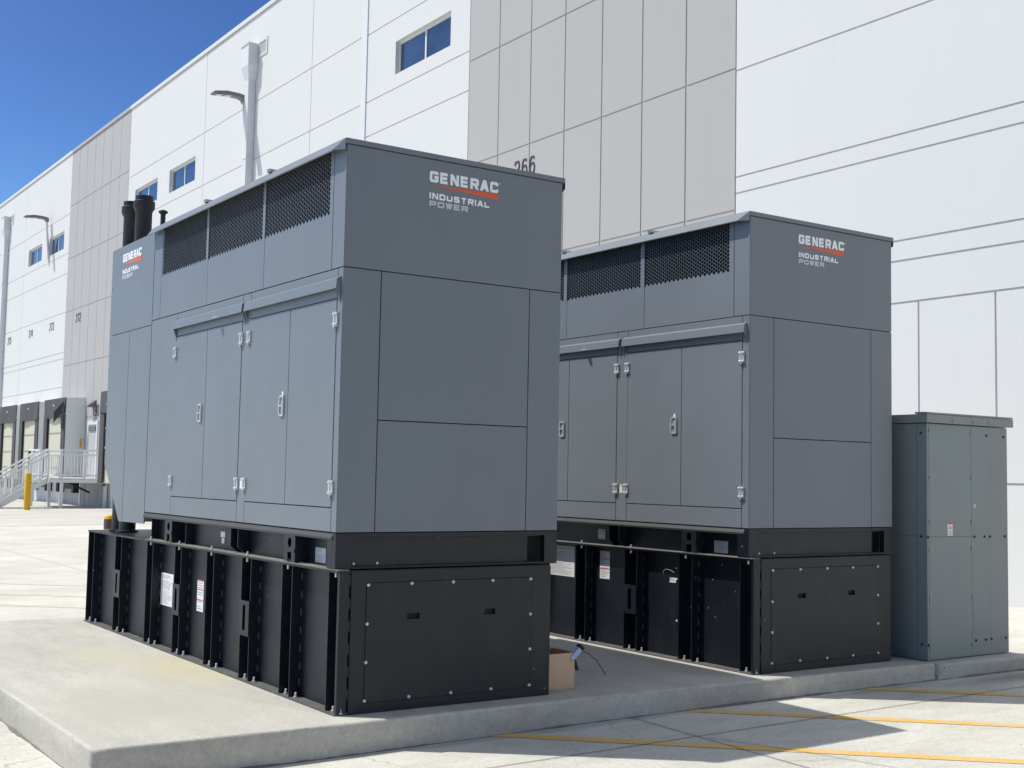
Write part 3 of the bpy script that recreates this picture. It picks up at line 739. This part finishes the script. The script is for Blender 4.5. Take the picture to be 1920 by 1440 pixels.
# ------------------------------------------------------------------ cardboard box, device and its cable
BX = thing('cardboard_box', 'open brown cardboard box on the pad at the near generator corner', 'box', (1.80, .085, 0))
a = MB(); W_, D_, H_ = .285, .30, .268
a.box(0, W_, 0, .005, .001, H_); a.box(0, W_, D_-.005, D_, .001, H_); a.box(0, .005, .0055, D_-.0055, .001, H_); a.box(W_-.005, W_, .0055, D_-.0055, .001, H_); a.box(.006, W_-.006, .006, D_-.006, .001, .006)
a.build('box_body', M_CARD, BX)
MB().prism([(W_+.002, .01, H_), (W_+.002, D_-.01, H_), (W_+.055, D_-.03, H_-.13), (W_+.055, .02, H_-.145)], (.004, 0, .002)).build('box_flap', M_CARD2, BX)
MB().prism([(.01, D_, H_), (W_-.01, D_, H_), (W_-.03, D_+.06, H_+.07), (.03, D_+.06, H_+.085)], (0, .004, 0)).build('box_flap', M_CARD2, BX)
MB().prism([(.0, .006, H_), (.0, D_-.01, H_), (-.07, D_-.03, H_+.09), (-.07, .02, H_+.09)], (.004, 0, .001)).build('box_flap', M_CARD2, BX)
dv = thing('handheld_device', 'small blue and white device with a black end leaning out of the cardboard box', 'device', (2.008, .11, .172))
ax = Vector((.62, -.10, .62)).normalized(); sx = ax.cross(Vector((0, 1, 0))).normalized(); sy = ax.cross(sx)
def obox(mb, c, l0, l1, w_, h_):
    pts = [c+ax*l0+sx*(i*w_)+sy*(j*h_) for i, j in ((-1, -1), (1, -1), (1, 1), (-1, 1))]
    mb.prism(pts, ax*(l1-l0))
a = MB(); obox(a, Vector((0, 0, 0)), .07, .175, .020, .026); a.build('device_body', M_BLUE, dv, bevel=.004)
a = MB(); obox(a, Vector((0, 0, 0)), .176, .205, .022, .028); a.build('device_cap', M_BLACK, dv, bevel=.004)
c_ = MB().tube([(2.06, .10, .22), (2.09, .085, .262), (2.14, .08, .272), (2.20, .07, .258), (2.27, .05, .20), (2.325, .045, .13), (2.362, .05, .085)], .0032, 7)
tag(c_.build('cable', M_BLACK, smooth=True), 'thin black cable arching out of the cardboard box', 'cable')

# ------------------------------------------------------------------ warehouse
BXF = 12.0
WH = thing('warehouse', 'long tall white and warm grey tilt-up warehouse with high windows and loading docks', 'warehouse', (BXF, 0, 0))
WX = lambda mb, name, m, par=WH, **k: _shift(mb, name, m, par, **k)
def _shift(mb, name, m, par, **k):
    mb.v = [(v[0]-BXF, v[1], v[2]) for v in mb.v]; return mb.build(name, m, par, **k)
GV = .016   # half groove
def bay(ysplit, zlist_fn, m, name, windows=(), top=0, bot=0):
    """panels of one bay; zlist_fn(y0,y1) gives groove heights between columns"""
    a = MB()
    for i in range(len(ysplit)-1):
        y0, y1 = ysplit[i], ysplit[i+1]; zs = zlist_fn(y0)
        for j in range(len(zs)-1):
            z0, z1 = zs[j], zs[j+1]
            hs = [w_ for w_ in windows if w_[0] > y0 and w_[1] < y1 and w_[2] > z0 and w_[3] < z1]
            e0 = 0 if i == 0 else GV; e1 = 0 if i == len(ysplit)-2 else GV
            holed(a, 'x', BXF, BXF+.030, y0+e0, y1-e1, z0+(GV if j or bot else 0), z1-(GV if j < len(zs)-2 or top else 0), hs)
    return WX(a, name, m)
ROOF = 17.10; ZB = -.4
zw = [ZB, 1.9, 5.47, 6.85, 7.16, 9.12, 11.03, 12.02, 13.97, ROOF-.16]
zg = [ZB, 3.88, 6.47, 9.09, 11.69, 14.3, ROOF-.16]
wins = []
def winrow(y0, y1): wins.append((y0, y1, 12.36, 13.27))
for y in (18.57, 36.74, 41.02, 55.03, 59.36): winrow(y, y+2.86)
allw = list(wins)
zwhole = [ZB, 2.71, 4.40, 5.06, 5.38, 6.77, 7.07, 9.04, 11.0, 12.0, 13.96, ROOF-.16]
def zright(y): return zwhole if y > 4.4 else ([ZB, 4.40]+zwhole[3:] if y < 4.5 else zwhole)
# right-hand white bay (nearest), then alternating grey and white bays
bay([-26, -10, -1, 1.83, 3.20, 4.53, 8.47], lambda y: [ZB, 1.62, 4.40], M_WHITE, 'white_wall', top=4.40)
bay([-26, -17.7, -8.6, 8.47], lambda y: [4.40, 5.06, 5.38, 6.77, 7.07, 9.04, 13.96, ROOF-.16], M_WHITE, 'white_wall', bot=1)
gy = [8.50, 9.83, 11.12, 12.42, 13.72, 15.02, 16.32, 17.63]
bay(gy, lambda y: zg, M_GREY, 'grey_wall')
bay([17.66, 23.07], lambda y: [ZB, 1.9, 5.47, 6.85, 7.16, 9.1, 10.98, 11.97, 13.92, ROOF-.16], M_WHITE, 'white_wall', wins)
bay([23.40, 26.75, 35.86, 44.84], lambda y: [ZB, 1.9, 5.47, 6.85, 7.16, 9.1, 11.0, 11.99, 13.96, ROOF-.16], M_WHITE, 'white_wall', wins)
bay([44.87]+[44.87+1.312*i for i in range(1, 7)]+[54.05], lambda y: zg, M_GREY, 'grey_wall')
bay([54.08, 63.15, 72.2, 81.2, 90.3], lambda y: zw, M_WHITE, 'white_wall', wins)
# pilaster strip between 23.07 and 23.40
a = MB(); a.box(BXF-.03, BXF+.035, 23.075, 23.395, ZB, ROOF-.16); WX(a, 'joint_cover', M_DSP)
# backing wall (seen in the grooves), roof and parapet cap
a = MB(); holed(a, 'x', BXF+.0305, BXF+.20, -26, 90.3, ZB, ROOF-.2, allw); WX(a, 'backing_wall', M_GROOVE)
a = MB(); a.box(BXF+.21, BXF+40, -26, 90.3, ZB, ROOF-.6); WX(a, 'building_core', M_DARK)
for (y0, y1, m_) in ((-26, 8.48, M_WHITE), (8.485, 17.64, M_GREY), (17.645, 44.85, M_WHITE), (44.855, 54.06, M_GREY), (54.065, 90.3, M_WHITE)):
    a = MB(); a.box(BXF-.05, BXF+.5, y0, y1, ROOF-.14, ROOF); WX(a, 'parapet_cap', m_)
# windows
for (y0, y1, z0, z1) in wins:
    fr = MB(); holed(fr, 'x', BXF+.11, BXF+.17, y0+.001, y1-.001, z0+.001, z1-.001, [(y0+.07, (y0+y1)/2-.035, z0+.07, z1-.07), ((y0+y1)/2+.035, y1-.07, z0+.07, z1-.07)])
    f = WX(fr, 'window', M_FRAME)
    for (a0, a1) in ((y0+.06, (y0+y1)/2-.03), ((y0+y1)/2+.03, y1-.06)):
        p_ = MB().box(BXF+.135, BXF+.145, a0, a1, z0+.06, z1-.06); WX(p_, 'pane', M_GLASS, f)
# downspouts with conductor heads and overflow scuppers
def downspout(y0):
    a = MB(); X = lambda d: BXF-d
    a.prism([(X(.01), y0, 15.15), (X(.37), y0, 15.15), (X(.37), y0, 15.86), (X(.01), y0, 15.86)], (0, .64, 0))
    lo_ = [(X(.01), y0+.17), (X(.27), y0+.17), (X(.27), y0+.47), (X(.01), y0+.47)]; hi_ = [(X(.01), y0), (X(.37), y0), (X(.37), y0+.64), (X(.01), y0+.64)]
    for i in range(4):
        j = (i+1) % 4; a.poly([(*hi_[i], 15.149), (*hi_[j], 15.149), (*lo_[j], 14.68), (*lo_[i], 14.68)])
    a.box(X(.27), X(.01), y0+.17, y0+.47, ZB, 14.679)
    a.box(X(.40), X(.0), y0-.03, y0+.67, 15.861, 15.90)
    for z in (4, 8, 12): a.box(X(.285), X(.002), y0+.14, y0+.50, z, z+.06)
    d = WX(a, 'downspout', M_DSP)
    b = MB(); holed(b, 'x', X(.03), X(.001), y0-.74, y0-.02, 15.42, 15.98, [(y0-.66, y0-.10, 15.50, 15.90)]); WX(b, 'scupper_frame', M_WHITE, d)
    b = MB(); b.box(X(.012), X(.002), y0-.66, y0-.10, 15.50, 15.90); WX(b, 'scupper_opening', M_GREY, d)
downspout(30.98); downspout(66.95)
# bay numbers (stroke digits)
DIG = {'2': [[(0, .8), (.12, 1), (.88, 1), (1, .82), (1, .62), (0, .12), (0, 0), (1, 0)]],
 '7': [[(0, 1), (1, 1), (.4, 0)]], '6': [[(.95, .88), (.8, 1), (.25, 1), (0, .75), (0, .2), (.18, 0), (.82, 0), (1, .2), (1, .42), (.82, .6), (.2, .6), (.02, .45)]],
 '3': [[(0, .85), (.15, 1), (.85, 1), (1, .85), (1, .65), (.85, .53), (.4, .53)], [(.85, .53), (1, .4), (1, .15), (.85, 0), (.15, 0), (0, .15)]],
 '4': [[(.75, 0), (.75, 1), (.6, 1), (0, .32), (0, .26), (1, .26)]],
 '5': [[(.95, 1), (.08, 1), (.05, .58), (.8, .6), (1, .45), (1, .15), (.82, 0), (.12, 0), (0, .15)]],
 '0': [[(.5, 1), (.8, 1), (1, .8), (1, .2), (.8, 0), (.2, 0), (0, .2), (0, .8), (.2, 1), (.5, 1)]], '1': [[(.2, .8), (.5, 1), (.5, 0)]], '9': [[(.05, .12), (.2, 0), (.75, 0), (1, .25), (1, .8), (.82, 1), (.18, 1), (0, .8), (0, .58), (.18, .4), (.8, .4), (.98, .55)]]}
def number(txt, yc, z0, h=.36, pitch_=.30, wd=.17, t_=.036):
    a = MB()
    for i, c in enumerate(txt):
        yl = yc+pitch_*(len(txt)-1)/2+wd/2-i*pitch_; lay = 0
        for st in DIG[c]:
            pts = [(p[0]*wd, z0+p[1]*h) for p in st]
            for q in ribbon(pts, t_): a.prism([(BXF-.004-lay*.003, yl-p.x, p.y) for p in q], (-.012, 0, 0))
            lay += 1
    WX(a, 'bay_number', M_INK2)
M_INK2 = mat('number_dark', (.045, .045, .05), .6)
number('266', 15.19, 8.40); number('272', 51.77, 8.45); number('273', 56.62, 8.45); number('274', 60.9, 8.45); number('275', 65.8, 8.45)
number('190', 48.25, 3.93, .44, .34, .22, .06)
# dock shelters on the wall
def shelter(y0, y1, torn=False):
    zt, X0 = 4.74, BXF-.885
    a = MB()
    fy0, fy1 = y0+.45, y1-.45; zh = 3.86
    a.box(X0+.02, BXF-.001, y0, y0+.06, .95, zt); a.box(X0+.02, BXF-.001, y1-.06, y1, .95, zt); a.prism([(X0+.02, y0+.061, zt-.06), (BXF-.001, y0+.061, zt), (BXF-.001, y0+.061, zt+.06), (X0+.02, y0+.061, zt)], (0, y1-y0-.122, 0))
    s = WX(a, 'dock_shelter', M_SHELTER)
    n = 14
    def curtain(ya, yb, za, zb_, nm, amp=.03, ragged=0, lift_=0):
        c = MB(); pts = []
        for i in range(n+1):
            u = i/n; y = ya+(yb-ya)*u; dx = amp*math.sin(u*9+ya)*.6+random.uniform(-.012, .012)
            zz = za+random.uniform(-ragged, ragged)+lift_*max(0, (.35-u))*1.6
            pts.append((X0-.01, y, zb_, X0-.03+dx, zz))
        for i in range(n):
            p, q = pts[i], pts[i+1]
            c.poly([(p[0], p[1], p[2]), (q[0], q[1], q[2]), (q[3], q[1], q[4]), (p[3], p[1], p[4])])
            c.poly([(p[0]+.03, p[1], p[2]), (q[0]+.03, q[1], q[2]), (q[3]+.03, q[1], q[4]), (p[3]+.03, p[1], p[4])])
        WX(c, nm, M_RUBBER, s, smooth=True)
    curtain(y0-.02, y1+.02, zh, zt+.02, 'head_curtain', .05, .03, .5 if torn else 0)
    for (ya, yb) in ((y0, fy0+.12), (fy1-.12, y1)):
        c = MB(); c.box(X0-.02, X0+.03, ya, yb, .98, zh+.12); WX(c, 'side_curtain', M_RUBBER, s)
    c = MB(); c.box(X0+.10, X0+.14, fy0-.2, fy1+.2, 1.0, zh+.3); WX(c, 'dock_door', M_DOOR, s)
    c = MB()
    for z in (1.55, 2.35, 3.15): c.box(X0+.085, X0+.099, fy0-.2, fy1+.2, z, z+.05)
    WX(c, 'door_rib', M_INK, s)
    c = MB(); c.box(BXF-.30, BXF-.001, fy0-.1, fy0+.22, .45, .93); c.box(BXF-.30, BXF-.001, fy1-.22, fy1+.1, .45, .93); c.box(BXF-.2, BXF-.001, fy0+.3, fy1-.3, .62, .95); WX(c, 'dock_bumper', M_BLACK, s)
    c = MB(); c.prism([(X0-.035, y0+(y1-y0)*.5, 4.42), (X0-.035, y0+(y1-y0)*.56, 4.42), (X0-.035, y0+(y1-y0)*.53, 4.52)], (-.004, 0, 0)); WX(c, 'shelter_badge', M_LABEL, s)
    if torn:
        c = MB(); c.poly([(X0-.05, y0+.1, 4.6), (X0-.3, y0+.85, 4.1), (X0-.22, y0+1.15, 3.62), (X0-.06, y0+.6, 4.0)]); c.poly([(X0-.05, y0+.1, 4.6), (X0-.05, y0+.05, 3.3), (X0-.10, y0+.3, 3.35), (X0-.06, y0+.6, 4.0)]); WX(c, 'torn_flap', M_BLACK, s)
for y0, tr in ((36.1, 0), (40.70, 0), (49.9, 1), (54.75, 0), (59.35, 0), (64.0, 0)): shelter(y0, y0+3.72, tr)
# personnel door on the landing
a = MB(); holed(a, 'x', BXF-.05, BXF-.002, 47.75, 49.35, 1.12, 3.72, [(47.90, 49.15, 1.12, 3.52)]); md_ = WX(a, 'personnel_door', M_WHITE)
a = MB(); a.box(BXF-.03, BXF-.002, 47.905, 49.145, 1.13, 3.51); WX(a, 'door_leaf', M_MAN, md_)
a = MB(); a.box(BXF-.075, BXF-.031, 48.0, 49.05, 3.25, 3.45); WX(a, 'door_louvre', M_LAMP, md_)
a = MB(); a.prism([(BXF-.002, 48.2, 4.62), (BXF-.36, 48.2, 4.36), (BXF-.36, 48.2, 4.30), (BXF-.002, 48.2, 4.30)], (0, .6, 0)); WX(a, 'door_light', M_LAMP, WH)
# yellow wall sign beside the shelter
a = MB(); a.box(BXF-.20, BXF-.14, 49.84, 49.89, 2.5, 2.9); WX(a, 'yellow_marker', M_YB)

# wall lamps
def wall_lamp(y, z, label):
    o = thing('wall_lamp', label, 'lamp', (BXF, y, z), 'grey flood lamps on curved wall brackets')
    a = MB().tube([(-.01, 0, 0), (-.07, 0, .55), (-.14, 0, 1.2), (-.19, 0, 1.75), (-.20, 0, 2.05)], [.085, .075, .06, .052, .05], 10); a.build('bracket_arm', M_DSP, o, smooth=True)
    MB().box(-.03, 0, -.12, .12, -.16, .18).build('wall_plate', M_DSP, o)
    a = MB(); up_ = [(-.14, 2.02), (-.15, 2.24), (-.42, 2.29), (-.85, 2.30), (-1.28, 2.22), (-1.34, 2.17)]; dn = [(-1.30, 2.13), (-.85, 2.17), (-.42, 2.17), (-.27, 2.12), (-.23, 2.02)]
    a.prism([(x, -.17, zz) for x, zz in up_+dn], (0, .34, 0)); h = a.build('lamp_head', M_LAMP, o, bevel=.02)
    for x in (-1.20, -.90):
        MB().poly([(x, -.12, 2.118+(.0 if x < -1 else .030)), (x+.22, -.12, 2.14+(.0 if x < -1 else .024)), (x+.22, .12, 2.14+(.0 if x < -1 else .024)), (x, .12, 2.118+(.0 if x < -1 else .030))]).build('lamp_lens', M_LENS, h)
    return o
wall_lamp(31.66, 11.98, 'grey flood lamp reaching out past the taller white downspout, high above the first generator')
wall_lamp(57.75, 12.07, 'grey flood lamp on a curved bracket between two small windows at far left')

# stair and landing
ST = thing('dock_stair', 'light grey steel stair and railed landing leading to the dock-side door', 'stair', (9.6, 46, GZ(10)))
D0 = (9.6, 46, GZ(10))
def SB(mb, name, m, par=None, **k):
    mb.v = [(v[0]-D0[0], v[1]-D0[1], v[2]-D0[2]) for v in mb.v]; return mb.build(name, m, par or ST, **k)
yn, yf, xs_, xe = 46.0, 49.75, 9.62, 11.93
SB(MB().box(xs_, xe, yn, yf, 1.09, 1.16).box(xs_, xe, yn-.03, yn+.03, .96, 1.089).box(xs_, xs_+.06, yn, yf, .96, 1.089), 'landing', M_RAIL)
for (x, y) in ((10.08, yn), (11.90, yn), (9.72, yf-.2), (11.85, yf-.2), (10.08, 48.0)):
    SB(MB().box(x-.06, x+.06, y-.06, y+.06, GZ(x)-.02, .959), 'leg', M_RAIL)
def railing(p0, p1, posts, name='railing', low=.12):
    a = MB(); p0 = Vector(p0); p1 = Vector(p1)
    for h in (1.17, .98, low): a.bar(p0+Vector((0, 0, h)), p1+Vector((0, 0, h)), .07)
    n = int((p1-p0).length/.13)
    for i in range(n+1):
        q = p0.lerp(p1, i/n); a.bar(q+Vector((0, 0, low)), q+Vector((0, 0, .98)), .026)
    for i in range(posts+1):
        q = p0.lerp(p1, i/posts); a.bar(q, q+Vector((0, 0, 1.16)), .078)
    SB(a, name, M_RAIL)
railing((10.05, yn, 1.16), (11.90, yn, 1.16), 2); railing((xs_+.4, yn+.02, 1.16), (xs_+.02, 47.0, 1.16), 1) ; railing((xs_, 47.9, 1.16), (xs_, yf, 1.16), 1); railing((xs_, yf, 1.16), (11.0, yf, 1.16), 1)
rail_b = (7.35, 0, GZ(7)+.05)
for y in (46.45, 47.75):
    railing((7.55, y, -.10), (xs_, y, 1.16), 3)
    SB(MB().prism([(7.45, y-.02, GZ(7)), (7.75, y-.02, GZ(7)), (xs_, y-.02, .93), (xs_, y-.02, 1.17), (7.40, y-.02, -.06)], (0, .04, 0)), 'stringer', M_RAIL)
a = MB(); b = MB()
for i in range(7):
    x = 7.70+i*.275; z = -.02+i*.165; a.box(x, x+.28, 46.48, 47.72, z, z+.035); b.box(x-.004, x+.05, 46.50, 47.70, z+.036, z+.044)
SB(a, 'tread', M_RAIL); SB(b, 'tread_nosing', M_YB)
# dark dock leveller struts under the landing
SB(MB().bar((10.1, 46.05, 1.10), (11.4, 46.6, .55), .07).bar((11.8, 45.9, 1.25), (11.8, 45.9, .85), .12), 'brace', M_BLACK)

# bollards
def bollard(x, y, h, r, label, band):
    o = thing('bollard', label, 'bollard', (x, y, GZ(x)), 'yellow steel bollards in the yard')
    MB().lathe((0, 0, 0), [(r, 0), (r, h-.30), (r, h-.30)] if 0 else [(r, 0), (r, h-r*.5), (r*.85, h-r*.2), (r*.5, h-.02), (.01, h)], 20).build('post', M_YB, o, smooth=True)
    if band: MB().lathe((0, 0, 0), [(r+.004, h-.36), (r+.006, h-.35), (r+.006, h-.31), (r+.004, h-.30)], 20).build('band', M_YB, o, smooth=True)
    else:
        MB().lathe((0, 0, 0), [(r+.003, h-.19), (r+.003, h-.06)], 20).build('band', mat('dark_band', (.10, .055, .03), .6), o, smooth=True)
bollard(8.39, 44.5, 1.50, .13, 'yellow bollard standing in front of the dock stair', True)
bollard(1.19, 9.03, 1.19, .085, 'yellow bollard with a dark band, partly hidden behind the near generator hood', False)
